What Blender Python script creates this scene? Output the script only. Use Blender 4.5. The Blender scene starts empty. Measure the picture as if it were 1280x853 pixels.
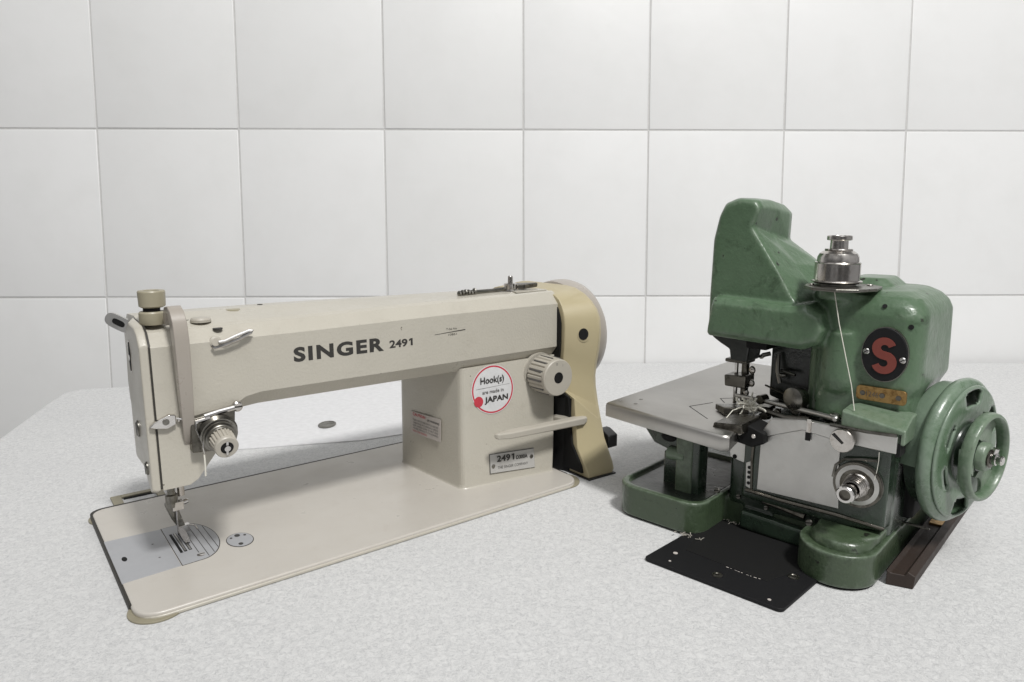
import bpy, bmesh, math, random
from mathutils import Vector, Matrix
random.seed(7)
PI = math.pi
SC = bpy.context.scene
COL = SC.collection
R = math.radians

# ------------------------------------------------------------------ materials
def new_mat(name):
    m = bpy.data.materials.new(name); m.use_nodes = True
    nt = m.node_tree; b = nt.nodes['Principled BSDF']
    return m, nt, b

def N(nt, kind, **kw):
    n = nt.nodes.new(kind)
    for k, v in kw.items():
        if k in n.inputs.keys(): n.inputs[k].default_value = v
        else: setattr(n, k, v)
    return n

def noise(nt, scale, detail=4, rough=.6, dist=0):
    tc = nt.nodes.get('TC') or N(nt, 'ShaderNodeTexCoord'); tc.name = 'TC'
    n = N(nt, 'ShaderNodeTexNoise'); n.inputs['Scale'].default_value = scale
    n.inputs['Detail'].default_value = detail; n.inputs['Roughness'].default_value = rough
    n.inputs['Distortion'].default_value = dist
    nt.links.new(tc.outputs['Object'], n.inputs['Vector'])
    return n

def ramp(nt, src, stops):
    r = N(nt, 'ShaderNodeValToRGB')
    e = r.color_ramp.elements
    while len(e) < len(stops): e.new(.5)
    for el, (p, c) in zip(e, stops):
        el.position = p
        el.color = (c, c, c, 1) if not hasattr(c, '__len__') else (*c, 1)
    nt.links.new(src, r.inputs['Fac'])
    return r

def mixc(nt, fac, a, b, mode='MIX'):
    m = N(nt, 'ShaderNodeMix', data_type='RGBA', blend_type=mode)
    for s, v in ((6, a), (7, b)):
        if hasattr(v, 'links') or hasattr(v, 'is_output'): nt.links.new(v, m.inputs[s])
        else: m.inputs[s].default_value = (*v, 1)
    if hasattr(fac, 'is_output'): nt.links.new(fac, m.inputs[0])
    else: m.inputs[0].default_value = fac
    return m.outputs[2]

def bump(nt, b, h, strength, dist):
    n = N(nt, 'ShaderNodeBump'); n.inputs['Strength'].default_value = strength
    n.inputs['Distance'].default_value = dist
    nt.links.new(h, n.inputs['Height'])
    prev = b.inputs['Normal'].links
    if prev: nt.links.new(prev[0].from_socket, n.inputs['Normal'])
    nt.links.new(n.outputs['Normal'], b.inputs['Normal'])

def paint(name, col, alt, dirt, rough=.35, coat=.2, grain=900, gstr=.12, dirt_amt=.5, chips=None, hammer=None, wear=None):
    m, nt, b = new_mat(name)
    n1 = noise(nt, 14, 6, .65)
    c = mixc(nt, ramp(nt, n1.outputs['Fac'], [(.35, 0.), (.7, 1.)]).outputs['Color'], col, alt)
    n2 = noise(nt, 55, 8, .7, .6)
    r2 = ramp(nt, n2.outputs['Fac'], [(.56, 0.), (.74, dirt_amt)])
    c = mixc(nt, r2.outputs['Color'], c, dirt)
    if chips:
        n3 = noise(nt, chips[1], 3, .5)
        r3 = ramp(nt, n3.outputs['Fac'], [(chips[2], 0.), (chips[2]+.015, 1.)])
        c = mixc(nt, r3.outputs['Color'], c, chips[0])
    if wear:
        ge = N(nt, 'ShaderNodeNewGeometry'); wn = noise(nt, 120, 6, .7)
        ad = N(nt, 'ShaderNodeMath', operation='MULTIPLY_ADD'); nt.links.new(wn.outputs['Fac'], ad.inputs[0]); ad.inputs[1].default_value = .12
        nt.links.new(ge.outputs['Pointiness'], ad.inputs[2])
        rw = ramp(nt, ad.outputs[0], [(.572, 0.), (.615, wear[1])])
        c = mixc(nt, rw.outputs['Color'], c, wear[0])
    nt.links.new(c, b.inputs['Base Color'])
    nr = noise(nt, 30, 5, .6)
    rr = ramp(nt, nr.outputs['Fac'], [(.3, rough-.08), (.75, rough+.14)])
    nt.links.new(rr.outputs['Color'], b.inputs['Roughness'])
    b.inputs['Coat Weight'].default_value = coat; b.inputs['Coat Roughness'].default_value = .22
    g = noise(nt, grain, 2, .5)
    bump(nt, b, g.outputs['Fac'], gstr, .0006)
    if hammer:
        h = noise(nt, hammer[0], 2, .5)
        bump(nt, b, h.outputs['Fac'], hammer[1], .002)
    return m

def metal(name, col, rough=.28, var=.12, dirt=None, damt=.0, brushed=False, scale=40):
    m, nt, b = new_mat(name)
    b.inputs['Metallic'].default_value = 1
    n1 = noise(nt, scale, 6, .65)
    c = mixc(nt, ramp(nt, n1.outputs['Fac'], [(.3, 0.), (.75, 1.)]).outputs['Color'], col, tuple(x*.78 for x in col))
    if dirt:
        n2 = noise(nt, scale*1.7, 7, .7, .5)
        c = mixc(nt, ramp(nt, n2.outputs['Fac'], [(.5, 0.), (.68, damt)]).outputs['Color'], c, dirt)
    nt.links.new(c, b.inputs['Base Color'])
    n3 = noise(nt, scale*2.3, 5, .6)
    nt.links.new(ramp(nt, n3.outputs['Fac'], [(.3, max(.02, rough-var)), (.75, rough+var)]).outputs['Color'], b.inputs['Roughness'])
    if brushed:
        tc = nt.nodes['TC']; mp = N(nt, 'ShaderNodeMapping'); mp.inputs['Scale'].default_value = (60, 60, 1800)
        nt.links.new(tc.outputs['Object'], mp.inputs['Vector'])
        nn = N(nt, 'ShaderNodeTexNoise'); nn.inputs['Scale'].default_value = 1; nt.links.new(mp.outputs[0], nn.inputs['Vector'])
        bump(nt, b, nn.outputs['Fac'], .08, .0004)
    return m

def plain(name, col, rough=.5, metallic=0., coat=0.):
    m, nt, b = new_mat(name)
    n = noise(nt, 120, 4, .6)
    c = mixc(nt, n.outputs['Fac'], tuple(x*.85 for x in col), tuple(min(1, x*1.12) for x in col))
    nt.links.new(c, b.inputs['Base Color'])
    b.inputs['Roughness'].default_value = rough; b.inputs['Metallic'].default_value = metallic
    b.inputs['Coat Weight'].default_value = coat
    return m

MAT = {}
MAT['cream'] = paint('cream_enamel', (.48, .452, .388), (.455, .43, .37), (.36, .33, .27), .34, .2, 380, .5, .3, chips=((.12, .10, .08), 170, .765))
MAT['bedpaint'] = paint('bed_enamel', (.495, .468, .425), (.475, .446, .402), (.40, .355, .31), .34, .1, 700, .10, .25, chips=((.14, .11, .09), 150, .80))
MAT['tan'] = paint('tan_plastic', (.44, .378, .235), (.42, .362, .225), (.37, .31, .18), .42, .05, 900, .05, .2)
MAT['greige'] = paint('grey_beige_plastic', (.43, .40, .345), (.40, .375, .32), (.3, .26, .2), .4, .1, 900, .05, .25)
MAT['olive'] = paint('khaki_plastic', (.34, .31, .225), (.31, .28, .20), (.2, .17, .12), .42, .05, 900, .05, .3)
MAT['taupe'] = paint('taupe_plastic', (.36, .325, .285), (.34, .305, .265), (.26, .22, .18), .33, .2, 900, .03, .2)
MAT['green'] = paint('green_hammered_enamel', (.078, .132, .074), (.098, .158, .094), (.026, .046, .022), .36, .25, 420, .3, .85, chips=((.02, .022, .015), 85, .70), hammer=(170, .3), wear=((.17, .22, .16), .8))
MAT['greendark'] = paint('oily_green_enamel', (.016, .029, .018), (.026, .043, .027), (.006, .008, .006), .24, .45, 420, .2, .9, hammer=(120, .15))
MAT['oilblack'] = paint('oily_black_casting', (.009, .012, .009), (.013, .018, .013), (.004, .004, .004), .3, .3, 420, .25, .8, hammer=(120, .2))
MAT['greenshade'] = paint('shaded_green_hammered_enamel', (.042, .064, .034), (.056, .084, .046), (.014, .024, .012), .34, .3, 420, .3, .85, chips=((.015, .017, .012), 85, .70), hammer=(170, .3), wear=((.13, .17, .12), .8))  # body green darkened in its colour, painting the weaker light low down
MAT['green2'] = paint('green_wheel_enamel', (.082, .136, .080), (.106, .166, .102), (.05, .075, .03), .3, .35, 420, .15, .7, chips=((.03, .03, .018), 70, .70), hammer=(170, .22), wear=((.2, .26, .2), .7))
MAT['steel'] = metal('brushed_steel', (.68, .67, .645), .43, .07, (.34, .32, .29), .3, True, 12)
MAT['stage'] = metal('worn_plate_steel', (.50, .485, .46), .40, .05, (.33, .315, .295), .3, True, 7)
MAT['plate'] = paint('satin_plate', (.33, .335, .35), (.36, .365, .38), (.26, .26, .26), .38, .0, 1200, .04, .3)
MAT['chrome'] = metal('chrome', (.72, .70, .68), .14, .07, (.35, .32, .27), .5)
MAT['cap'] = metal('polished_steel', (.62, .59, .56), .2, .08, (.3, .26, .21), .55)
MAT['oily'] = metal('oily_steel', (.16, .15, .13), .33, .12, (.03, .028, .022), .8)
MAT['gun'] = metal('gunmetal', (.27, .26, .235), .35, .1, (.06, .055, .04), .7)
MAT['brass'] = metal('tarnished_brass', (.42, .27, .11), .45, .1, (.12, .06, .02), .8, False, 110)
MAT['black'] = plain('black_plastic', (.012, .012, .013), .4)
MAT['void'] = plain('black_iron_and_void', (.006, .006, .006), .7)  # real black parts, and black solids painting the dark inside openings
MAT['blackplate'] = plain('black_painted_plate', (.007, .007, .008), .6)
for m_ in ('blackplate', 'void', 'rail'):
    if m_ in MAT: MAT[m_].node_tree.nodes['Principled BSDF'].inputs['Specular IOR Level'].default_value = .3
MAT['platelabel'] = plain('anodised_label', (.46, .45, .43), .4)
MAT['ink'] = plain('black_ink', (.03, .028, .025), .55)
MAT['greyink'] = plain('grey_ink', (.12, .115, .11), .6)
MAT['white'] = plain('white_print', (.62, .62, .62), .45)
MAT['pale'] = plain('off_white_label', (.50, .46, .43), .5)
MAT['red'] = plain('red_print', (.50, .045, .065), .45)
MAT['oldred'] = plain('faded_red_paint', (.20, .042, .03), .55)
MAT['thread'] = plain('white_thread', (.72, .7, .62), .8)
MAT['paper'] = plain('white_paper', (.70, .70, .71), .6)
MAT['tissue'] = plain('grey_tissue', (.635, .635, .645), .7)
MAT['hangermetal'] = metal('satin_nickel', (.75, .74, .72), .42, .08)
MAT['rail'] = paint('dark_stained_steel', (.022, .013, .009), (.034, .020, .014), (.01, .008, .008), .6, .0, 500, .2, .8)
MAT['lint'] = plain('grey_lint', (.35, .33, .29), .95)
MAT['hinge'] = plain('olive_rubber', (.27, .245, .175), .5)
MAT['gasket'] = plain('dark_gasket', (.03, .027, .022), .6)

def mat_cloth():
    m, nt, b = new_mat('felt_tablecloth')
    a = noise(nt, 200, 7, .78, 1.); f = noise(nt, 600, 4, .72, .6); w = noise(nt, 6, 3, .5)
    c = mixc(nt, ramp(nt, a.outputs['Fac'], [(.40, 0.), (.59, 1.)]).outputs['Color'], (.50, .503, .506), (.69, .69, .685))
    c = mixc(nt, ramp(nt, f.outputs['Fac'], [(.45, 0.), (.62, .75)]).outputs['Color'], c, (.68, .68, .675))
    c = mixc(nt, ramp(nt, w.outputs['Fac'], [(.35, 0.), (.7, .12)]).outputs['Color'], c, (.48, .48, .49))
    nt.links.new(c, b.inputs['Base Color']); b.inputs['Roughness'].default_value = .95
    b.inputs['Specular IOR Level'].default_value = .15
    b.inputs['Sheen Weight'].default_value = .1
    bump(nt, b, f.outputs['Fac'], .5, .0012); bump(nt, b, a.outputs['Fac'], .6, .002)
    return m
MAT['cloth'] = mat_cloth()
def mat_tile():
    m, nt, b = new_mat('glazed_tile')
    w = noise(nt, 2.2, 4, .55); s = noise(nt, 9, 5, .6)
    c = mixc(nt, w.outputs['Fac'], (.735, .735, .732), (.785, .785, .785))
    c = mixc(nt, ramp(nt, s.outputs['Fac'], [(.45, 0.), (.75, .35)]).outputs['Color'], c, (.68, .68, .67))
    ge = N(nt, 'ShaderNodeNewGeometry')
    c = mixc(nt, ramp(nt, ge.outputs['Random Per Island'], [(0., 0.), (1., 1.)]).outputs['Color'], c, (.70, .70, .70)) if False else mixc(nt, 1., c, ramp(nt, ge.outputs['Random Per Island'], [(0., (.955, .955, .95)), (1., (1., 1., 1.))]).outputs['Color'], 'MULTIPLY')
    nt.links.new(c, b.inputs['Base Color']); b.inputs['Roughness'].default_value = .45
    b.inputs['Specular IOR Level'].default_value = .3
    g = noise(nt, 18, 2, .5); bump(nt, b, g.outputs['Fac'], .06, .01)
    return m
MAT['tile'] = mat_tile()
MAT['grout'] = plain('grey_grout', (.56, .555, .545), .9)

# ------------------------------------------------------------------ mesh helpers (all lengths in mm)
class MB:
    def __init__(s): s.bm = bmesh.new(); s.mi = 0
    def v(s, p): return s.bm.verts.new((p[0]/1000, p[1]/1000, p[2]/1000))
    def f(s, vs):
        try: fc = s.bm.faces.new(vs); fc.material_index = s.mi; return fc
        except ValueError: return None
    def rings(s, rs, cap=True, closed=True, loop=False):
        V = [[s.v(p) for p in r] for r in rs]
        n = len(V[0]); m = len(V)
        for i in range(m if loop else m-1):
            A, B = V[i], V[(i+1) % m]
            for j in range(n if closed else n-1):
                k = (j+1) % n
                s.f([A[j], A[k], B[k], B[j]])
        if cap and not loop:
            s.f(V[0][::-1]); s.f(V[-1])
        return s
    def box(s, x0, x1, y0, y1, z0, z1):
        return s.rings([[(x0, y0, z), (x1, y0, z), (x1, y1, z), (x0, y1, z)] for z in (z0, z1)])
    def prism(s, pts, a0, a1, axis='z', t=None):
        f = {'z': lambda p, a: (p[0], p[1], a), 'y': lambda p, a: (p[0], a, p[1]), 'x': lambda p, a: (a, p[0], p[1])}[axis]
        return s.rings([[f(p, a) for p in pts] for a in (a0, a1)])
    def lathe(s, prof, o, axis, n=32, a0=0, a1=2*PI, up=None, ends=True, sy=1.):
        o = Vector(o); w = Vector(axis).normalized()
        u = (Vector(up) if up else (Vector((0, 0, 1)) if abs(w.z) < .9 else Vector((1, 0, 0))))
        u = (u - w*u.dot(w)).normalized(); v = w.cross(u)
        full = abs(a1-a0-2*PI) < 1e-6
        cnt = n if full else n+1
        rs = []
        for (r, t) in prof:
            r = max(r, .02)
            rs.append([o + w*t + u*r*math.cos(a0+(a1-a0)*i/n) + v*r*sy*math.sin(a0+(a1-a0)*i/n) for i in range(cnt)])
        s.rings(rs, cap=ends, closed=full)
        return s
    def cyl(s, p, axis, r, h, n=24, r2=None):
        return s.lathe([(r, 0), (r if r2 is None else r2, h)], p, axis, n)
    def tube(s, path, r, n=8, flat=1.):
        P = [Vector(p) for p in path]; rs = []
        u = None
        for i, p in enumerate(P):
            d = (P[min(i+1, len(P)-1)]-P[max(i-1, 0)]).normalized()
            if u is None:
                u = d.orthogonal().normalized()
            u = (u-d*u.dot(d)).normalized(); w = d.cross(u)
            rr = r[i] if hasattr(r, '__len__') else r
            rs.append([p+u*rr*math.cos(2*PI*k/n)+w*rr*flat*math.sin(2*PI*k/n) for k in range(n)])
        return s.rings(rs)
    def ball(s, c, r, n=12):
        rx, ry, rz = r if hasattr(r, '__len__') else (r, r, r)
        rs = []
        for i in range(n+1):
            a = -PI/2+PI*i/n; q = max(math.cos(a), .01)
            rs.append([(c[0]+rx*q*math.cos(2*PI*k/(2*n)), c[1]+ry*q*math.sin(2*PI*k/(2*n)), c[2]+rz*math.sin(a)) for k in range(2*n)])
        return s.rings(rs)
    def build(s, name, mat, parent=None, bevel=0, seg=3, remesh=0, smooth=6, ang=30, raw=False):
        bmesh.ops.recalc_face_normals(s.bm, faces=s.bm.faces[:]) if not raw else None
        me = bpy.data.meshes.new(name); s.bm.to_mesh(me); s.bm.free()
        for mm in (mat if isinstance(mat, (list, tuple)) else [mat]): me.materials.append(MAT[mm])
        for p in me.polygons: p.use_smooth = True
        if not remesh and not bevel: me.set_sharp_from_angle(angle=R(ang))
        o = bpy.data.objects.new(name, me); COL.objects.link(o)
        if parent: o.parent = parent
        if remesh:
            r = o.modifiers.new('remesh', 'REMESH'); r.mode = 'VOXEL'; r.voxel_size = remesh/1000; r.use_smooth_shade = True
            q = o.modifiers.new('smooth', 'SMOOTH'); q.factor = .5; q.iterations = smooth
        if bevel:
            b = o.modifiers.new('bevel', 'BEVEL'); b.width = bevel/1000; b.segments = seg
            b.limit_method = 'ANGLE'; b.angle_limit = R(ang); b.harden_normals = True
        return o

def rrect(x0, x1, y0, y1, r, n=6):
    rr = r if hasattr(r, '__len__') else (r,)*4      # corners: x0y0, x1y0, x1y1, x0y1
    pts = []
    for (cx, cy, a, q) in ((x0, y0, PI, rr[0]), (x1, y0, 1.5*PI, rr[1]), (x1, y1, 0, rr[2]), (x0, y1, .5*PI, rr[3])):
        ox = cx + (q if cx == x0 else -q); oy = cy + (q if cy == y0 else -q)
        for i in range(n+1):
            t = a + .5*PI*i/n
            pts.append((ox+q*math.cos(t), oy+q*math.sin(t)))
    return pts

def thing(name, label, cat, loc=(0, 0, 0), rz=0, group=None):
    o = bpy.data.objects.new(name, None); COL.objects.link(o)
    o.location = loc; o.rotation_euler = (0, 0, rz); o['label'] = label; o['category'] = cat
    if group: o['group'] = group
    o.empty_display_size = .05
    return o
def tag(o, label=None, cat=None, kind=None):
    if label: o['label'] = label
    if cat: o['category'] = cat
    if kind: o['kind'] = kind
    return o

def text(name, s, mat, parent, p, h, xdir=(1, 0, 0), updir=(0, 0, 1), width=None, bold=0., spacing=1., depth=.15, shear=0.):
    """Lettering as a real thin mesh: baseline start p, capital height h, optional total width (mm)."""
    one = s.endswith('91'); body = s[:-1] if one else s
    cu = bpy.data.curves.new(name, 'FONT'); cu.body = body; cu.offset = bold; cu.space_character = spacing; cu.shear = shear
    cu.resolution_u = 4
    tmp = bpy.data.objects.new('tmp', cu); COL.objects.link(tmp)
    dg = bpy.context.evaluated_depsgraph_get(); dg.update()
    me = bpy.data.meshes.new_from_object(tmp.evaluated_get(dg)); bpy.data.objects.remove(tmp)
    if one:
        bmx = bmesh.new(); bmx.from_mesh(me)
        xr = max(v.co.x for v in bmx.verts)+.13; hh = max(v.co.y for v in bmx.verts)-.01; b_ = .055+bold
        bmx.faces.new([bmx.verts.new((xr+a_, c_, 0)) for a_, c_ in ((.14, 0), (.14+2*b_, 0), (.14+2*b_, hh), (.16, hh), (0, hh-.11), (0, hh-.11-2*b_), (.14, hh-.17))])
        bmx.to_mesh(me); bmx.free()
    xs = [v.co.x for v in me.vertices]; ys = [v.co.y for v in me.vertices]
    x0, x1 = min(xs), max(xs); y0 = 0 if min(ys) > -.05 else min(ys); y1 = max(ys)
    sy = h/(y1-y0); sx = (width/(x1-x0)) if width else sy
    X = Vector(xdir).normalized(); U = Vector(updir).normalized(); Z = X.cross(U)
    for v in me.vertices:
        q = Vector(p)+X*(v.co.x-x0)*sx+U*(v.co.y-y0)*sy+Z*depth
        v.co = q/1000
    me.materials.clear(); me.materials.append(MAT[mat]); me.name = name
    o = bpy.data.objects.new(name, me); COL.objects.link(o); o.parent = parent
    return o

def screw(mb, c, axis, r, h=1.2, ang=.5):
    """slotted screw head"""
    w = Vector(axis).normalized(); c = Vector(c)
    mb.lathe([(r, 0), (r, h*.6), (r*.8, h)], c, w, 16)

# ------------------------------------------------------------------ camera
cam = bpy.data.cameras.new('camera'); co = bpy.data.objects.new('camera', cam); COL.objects.link(co)
co.location = (0, 0, .3145134); co.rotation_euler = (R(90)-.17684, 0, 0)
cam.sensor_width = 36; cam.lens = 868.97/1280*36; cam.clip_start = .01; cam.clip_end = 50
SC.camera = co

# ------------------------------------------------------------------ setting
# tabletop under the cloth
tb = MB()
pts = [(-480, -300), (-520, 200), (-640, 640), (-739, 963), (-800, 1170), (-812, 1225), (-800, 1252), (-724, 1275), (-400, 1349), (-60, 1424), (235, 1486.5), (1700, 1486.5), (1700, -300)]
tb.prism(pts, -40, 0)
t = tb.build('table', 'cloth', None, bevel=3)
tag(t, 'table under a mottled light grey felt cloth, both sewing machines on it', 'table')

wl = MB()
XS = [-1.990, -1.696, -1.402, -1.107, -.813, -.5085, -.2155, .0505, .341, .604, .905, 1.17, 1.43, 1.70]
ZS = [-.559, -.207, .145, .497, .849, 1.20, 1.55]
wl.mi = 0
for i in range(len(XS)-1):
    for j in range(len(ZS)-1):
        g = 1.6
        x0, x1, z0, z1 = XS[i]*1000+g, XS[i+1]*1000-g, ZS[j]*1000+g, ZS[j+1]*1000-g
        dy = random.uniform(-.35, .35)
        b = 2.2
        r0 = [(x0, dy, z0), (x1, dy, z0), (x1, dy, z1), (x0, dy, z1)]
        rb = [(x0, 6, z0), (x1, 6, z0), (x1, 6, z1), (x0, 6, z1)]
        r1 = [(x0, dy+1.2, z0), (x1, dy+1.2, z0), (x1, dy+1.2, z1), (x0, dy+1.2, z1)]
        r2 = [(x0+b*.4, dy+.35, z0+b*.4), (x1-b*.4, dy+.35, z0+b*.4), (x1-b*.4, dy+.35, z1-b*.4), (x0+b*.4, dy+.35, z1-b*.4)]
        r3 = [(x0+b, dy, z0+b), (x1-b, dy, z0+b), (x1-b, dy, z1-b), (x0+b, dy, z1-b)]
        wl.rings([rb, r1, r2, r3])
wl.mi = 1
wl.box(XS[0]*1000-5, XS[-1]*1000+5, 1.6, 60, ZS[0]*1000-5, ZS[-1]*1000+5)
w = wl.build('wall', ['tile', 'grout'], None, ang=50)
w.location = (.24, 1.4905, 0)
w.rotation_euler = (-R(4.6), 0, R(1.2))
tag(w, kind='structure')
fl = MB(); fl.box(-3000, 3000, -2500, 2500, -760, -740); f = fl.build('floor', 'grout'); tag(f, kind='structure')

# ------------------------------------------------------------------ lockstitch machine
A = thing('lockstitch_sewing_machine', 'long cream flatbed sewing machine with black lettering on its arm and a round red sticker', 'sewing machine', (-.2918526, .494253, .006), .6610008)
bed = MB(); bed.prism(rrect(0, 476, 0, 256, (20, 22, 12, 14)), -5.5, 0)
bed.build('bed', 'bedpaint', A, bevel=2.2, seg=4)
lp = MB(); lp.prism(rrect(1.0, 475, -1.2, 30, (20, 22, 2, 2)), -5.8, -2.6); lp.build('bed_lip', 'cream', A, bevel=1.2)
gk = MB(); gk.prism(rrect(-1.4, 477.4, 26, 259.2, (3, 3, 12, 14)), -5.9, -.5); gk.build('gasket', 'gasket', A)
for c, r in (((17.5, 17), 22), ((15, 240), 19), ((460, 24), 25)):
    h = MB(); h.cyl((c[0], c[1], -5.9), (0, 0, 1), r, 1.7, 40); h.build('corner_rubber', 'hinge', A, bevel=.5)
h = MB()
for bx in ((24, 34, 252, 296), (34, 76, 288, 296), (68, 76, 252, 296)): h.box(bx[0], bx[1], bx[2], bx[3], -5.9, -3.5)
h.build('hinge_bracket', 'hinge', A, bevel=.5)
h = MB(); h.box(36, 68, 284, 287.9, -5.9, -4.6); h.build('hinge_slot', 'void', A)

# slide plate / needle plate
sp = MB(); sp.prism([(.3, 67), (48.2, 70), (49.2, 162), (.3, 165)], -1, .25); sp.build('slide_plate', 'plate', A, bevel=.2)
np_ = [(49.2, 70), (66, 71)]
cx0, cy0, rx, ry = 66, 116.5, 24.5, 45.5
for i in range(25):
    a = -PI/2+PI*i/24
    np_.append((cx0+rx*math.cos(a), cy0+ry*math.sin(a)))
np_ += [(50.1, 162)]
q = MB(); q.prism([(x*1.0+(.6 if x > 60 else -.6), y+(.7 if y > 116 else -.7)) for x, y in np_], -1, .1); q.build('plate_seam', 'gasket', A)
q = MB(); q.prism(np_, -1, .3); NPL = q.build('needle_plate', 'plate', A, bevel=.15)
g = MB()
for xx in (67, 73, 79, 84.5):
    hy = ry*math.sqrt(max(0, 1-((xx-cx0)/rx)**2))*.97
    y0 = cy0-hy+(14 if xx < 70 else 0)
    g.box(xx-.35, xx+.35, y0, cy0+hy, .1, .36)
g.build('groove', 'ink', NPL)
fd = MB()
for (x0, x1) in ((53.2, 55.6), (56.8, 59.4), (61, 63.8)):
    fd.box(x0, x1, 95+(x1-53)*.2, 143, .1, .42)
fd.build('feed_slot', 'void', NPL)
fd = MB()
for (x0, x1) in ((57.2, 58.6), (61.5, 63)):
    for k in range(22): fd.box(x0, x1, 98+k*2, 99.2+k*2, .3, 1.0)
fd.build('feed_dog', 'steel', A)
q = MB(); screw(q, (67.6, 81, .3), (0, 0, 1), 3.6, .7); SCW = q.build('plate_screw', 'chrome', NPL)
q = MB(); q.box(64.5, 70.7, 80.4, 81.8, .9, 1.06); q.build('screw_slot', 'ink', NPL)
q = MB(); q.prism([(9.8+2.2*math.cos(a*PI/8)*1., 114.5+5.2*math.sin(a*PI/8)) for a in range(16)], .1, .34); q.build('finger_hole', 'void', A)
for (x, y) in ((36.4, 131.3), (36, 98.6)):
    q = MB(); q.cyl((x, y, .1), (0, 0, 1), 1, .26, 12); q.build('plate_screw', 'greyink', A)
# inspection disc
q = MB(); q.lathe([(12.2, 0), (12.2, .25)], (105.4, 90, 0), (0, 0, 1), 40, sy=1.35, up=(1, 0, 0)); q.build('disc_seam', 'gasket', A)
q = MB(); q.lathe([(11.5, 0), (11.5, .45), (11, .6)], (105.4, 90, 0), (0, 0, 1), 40, sy=1.36, up=(1, 0, 0)); D1 = q.build('cover_disc', 'plate', A)
q = MB()
for (x, y, r) in ((105.7, 100, 2.6), (112.1, 97, 1.3), (99.2, 97.4, 1.2), (103.3, 80, 2.2)):
    q.lathe([(r, 0), (r, .3)], (x, y, .4), (0, 0, 1), 16, sy=1.3, up=(1, 0, 0))
q.build('disc_hole', 'ink', D1)

# arm casting with head and pedestal
prof = [  # x, z on the front face, z on the full section, crown z
    (38, 76, 74), (60, 76, 74), (67, 80, 77), (85, 103, 100), (94, 126, 121), (98, 135.5, 128), (104, 142.5, 132.5), (112, 147.5, 135.5), (126, 150.2, 136.8),
    (270, 150.3, 136.5), (493, 151, 136.5)]
topx = [(493, 204, 217.5, 218), (470, 204, 217.5, 218.2), (330, 204, 215.5, 219.5), (180, 202, 213.5, 221.5), (38, 201, 212, 221.5)]
def ring(y, kb, kt, sh=0):
    r = []
    for (x, zf, zg) in prof: r.append((x, y, [zf, zg][kb]))
    for (x, zf, zg, zc) in topx: r.append((x, y, [zf, zg, zc][kt]+sh))
    return r
arm = MB()
rs = [ring(63, 0, 0), ring(75, 1, 1), ring(79, 1, 1, 1.3), ring(81.5, 1, 1, -.9), ring(86, 1, 1, 1.1), ring(125, 1, 2), ring(160, 1, 2, -2), ring(178, 1, 1, -7), ring(184, 0, 0)]
arm.rings(rs)
# pedestal
def pr(x0f, x0b, x1, yf0, yf1, yb, z):
    return [(x0f, yf0, z), (x1, yf1, z), (x1, yb, z), (x0b, yb, z)]
def rounded(P, r, n=6):
    out = []
    for i in range(4):
        p = Vector(P[i]); a = (Vector(P[i-1])-p).normalized(); b = (Vector(P[(i+1) % 4])-p).normalized()
        rr = r[i]
        for k in range(n+1):
            t = k/n; s_ = p+a*rr; e_ = p+b*rr
            out.append(s_*(1-t)**2+p*2*t*(1-t)+e_*t*t)
    return out
RR = (9, 3.5, 10, 12)
def fl_(P, d): return [(x-(d if x < 400 else 0), y-(d if y < 100 else 0), z) for x, y, z in P]
arm.rings([rounded(fl_(pr(346, 336, 470, 62.5, 45.5, 192, -.5), 1.6), RR), rounded(fl_(pr(346, 336, 470, 62.5, 45.5, 192, 1.2), .5), RR), rounded(pr(346.2, 336, 470.4, 62.5, 46, 192, 4), RR), rounded(pr(347, 336.5, 474, 63, 49, 192, 30), RR), rounded(pr(348.5, 337, 482, 65, 58, 192, 90), RR), rounded(pr(350, 338, 489, 67.5, 66, 192, 140), RR)])
armo = arm.build('arm', 'cream', A, bevel=1.6, seg=3, ang=14)

# face plate
fpf = [(63, 76), (63, 203), (71, 214), (80, 218), (104, 219.5), (116, 214), (124, 200), (132.5, 162), (130, 146), (104, 107), (86, 86), (69, 73)]
fp = MB()
c = Vector((100, 150, 0))
def ins(p, d):
    v = Vector((p[0]-100, p[1]-150)); l = v.length
    return (100+v.x*(l-d)/l, 150+v.y*(l-d)/l)
full = [(p[0], p[1]) for p in fpf]
back = [(63, 76), (63, 203), (71, 214), (80, 218.5), (118, 221), (136, 215), (146, 200), (152, 162), (148, 144), (120, 104), (98, 82), (78, 70)]
fp.rings([[(36.6, *p) for p in back], [(33.5, *p) for p in [( (a[0]+b[0])/2, (a[1]+b[1])/2) for a, b in zip(back, full)]], [(29.5, *ins(p, 1.2)) for p in full]])
FP = fp.build('face_plate', 'cream', A, bevel=1.5, seg=3)
sm = MB(); sm.rings([[(x, *ins(p, 1.6)) for p in back] for x in (36.2, 38.4)]); sm.build('face_plate_seam', 'gasket', A)
q = MB()
q.rings([[(x, 107.5+3.2*math.cos(a*PI/8), 188+13*math.sin(a*PI/8)) for a in range(16)] for x in (28.9, 30.2)])
q.build('slot', 'void', FP)
q = MB()
q.rings([[(x, 107.5+4.4*math.cos(a*PI/8), 188+15*math.sin(a*PI/8)) for a in range(16)] for x in (29.2, 30.2)])
q.cyl((28.6, 108, 187), (1, 0, 0), 2.6, 1)
q.build('slot_rim', 'chrome', FP)
for (y, z, r) in ((101, 124, 7.5), (76, 94.5, 6)):
    q = MB(); q.lathe([(r, 0), (r, 1.4), (r*.8, 2.2)], (30, y, z), (-1, 0, 0), 20, sy=.8); s_ = q.build('face_screw', 'gun', FP)
    q = MB(); q.box(27.6, 27.9, y-.7, y+.7, z-r*.8, z+r*.8); q.build('screw_slot', 'ink', s_)
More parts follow.
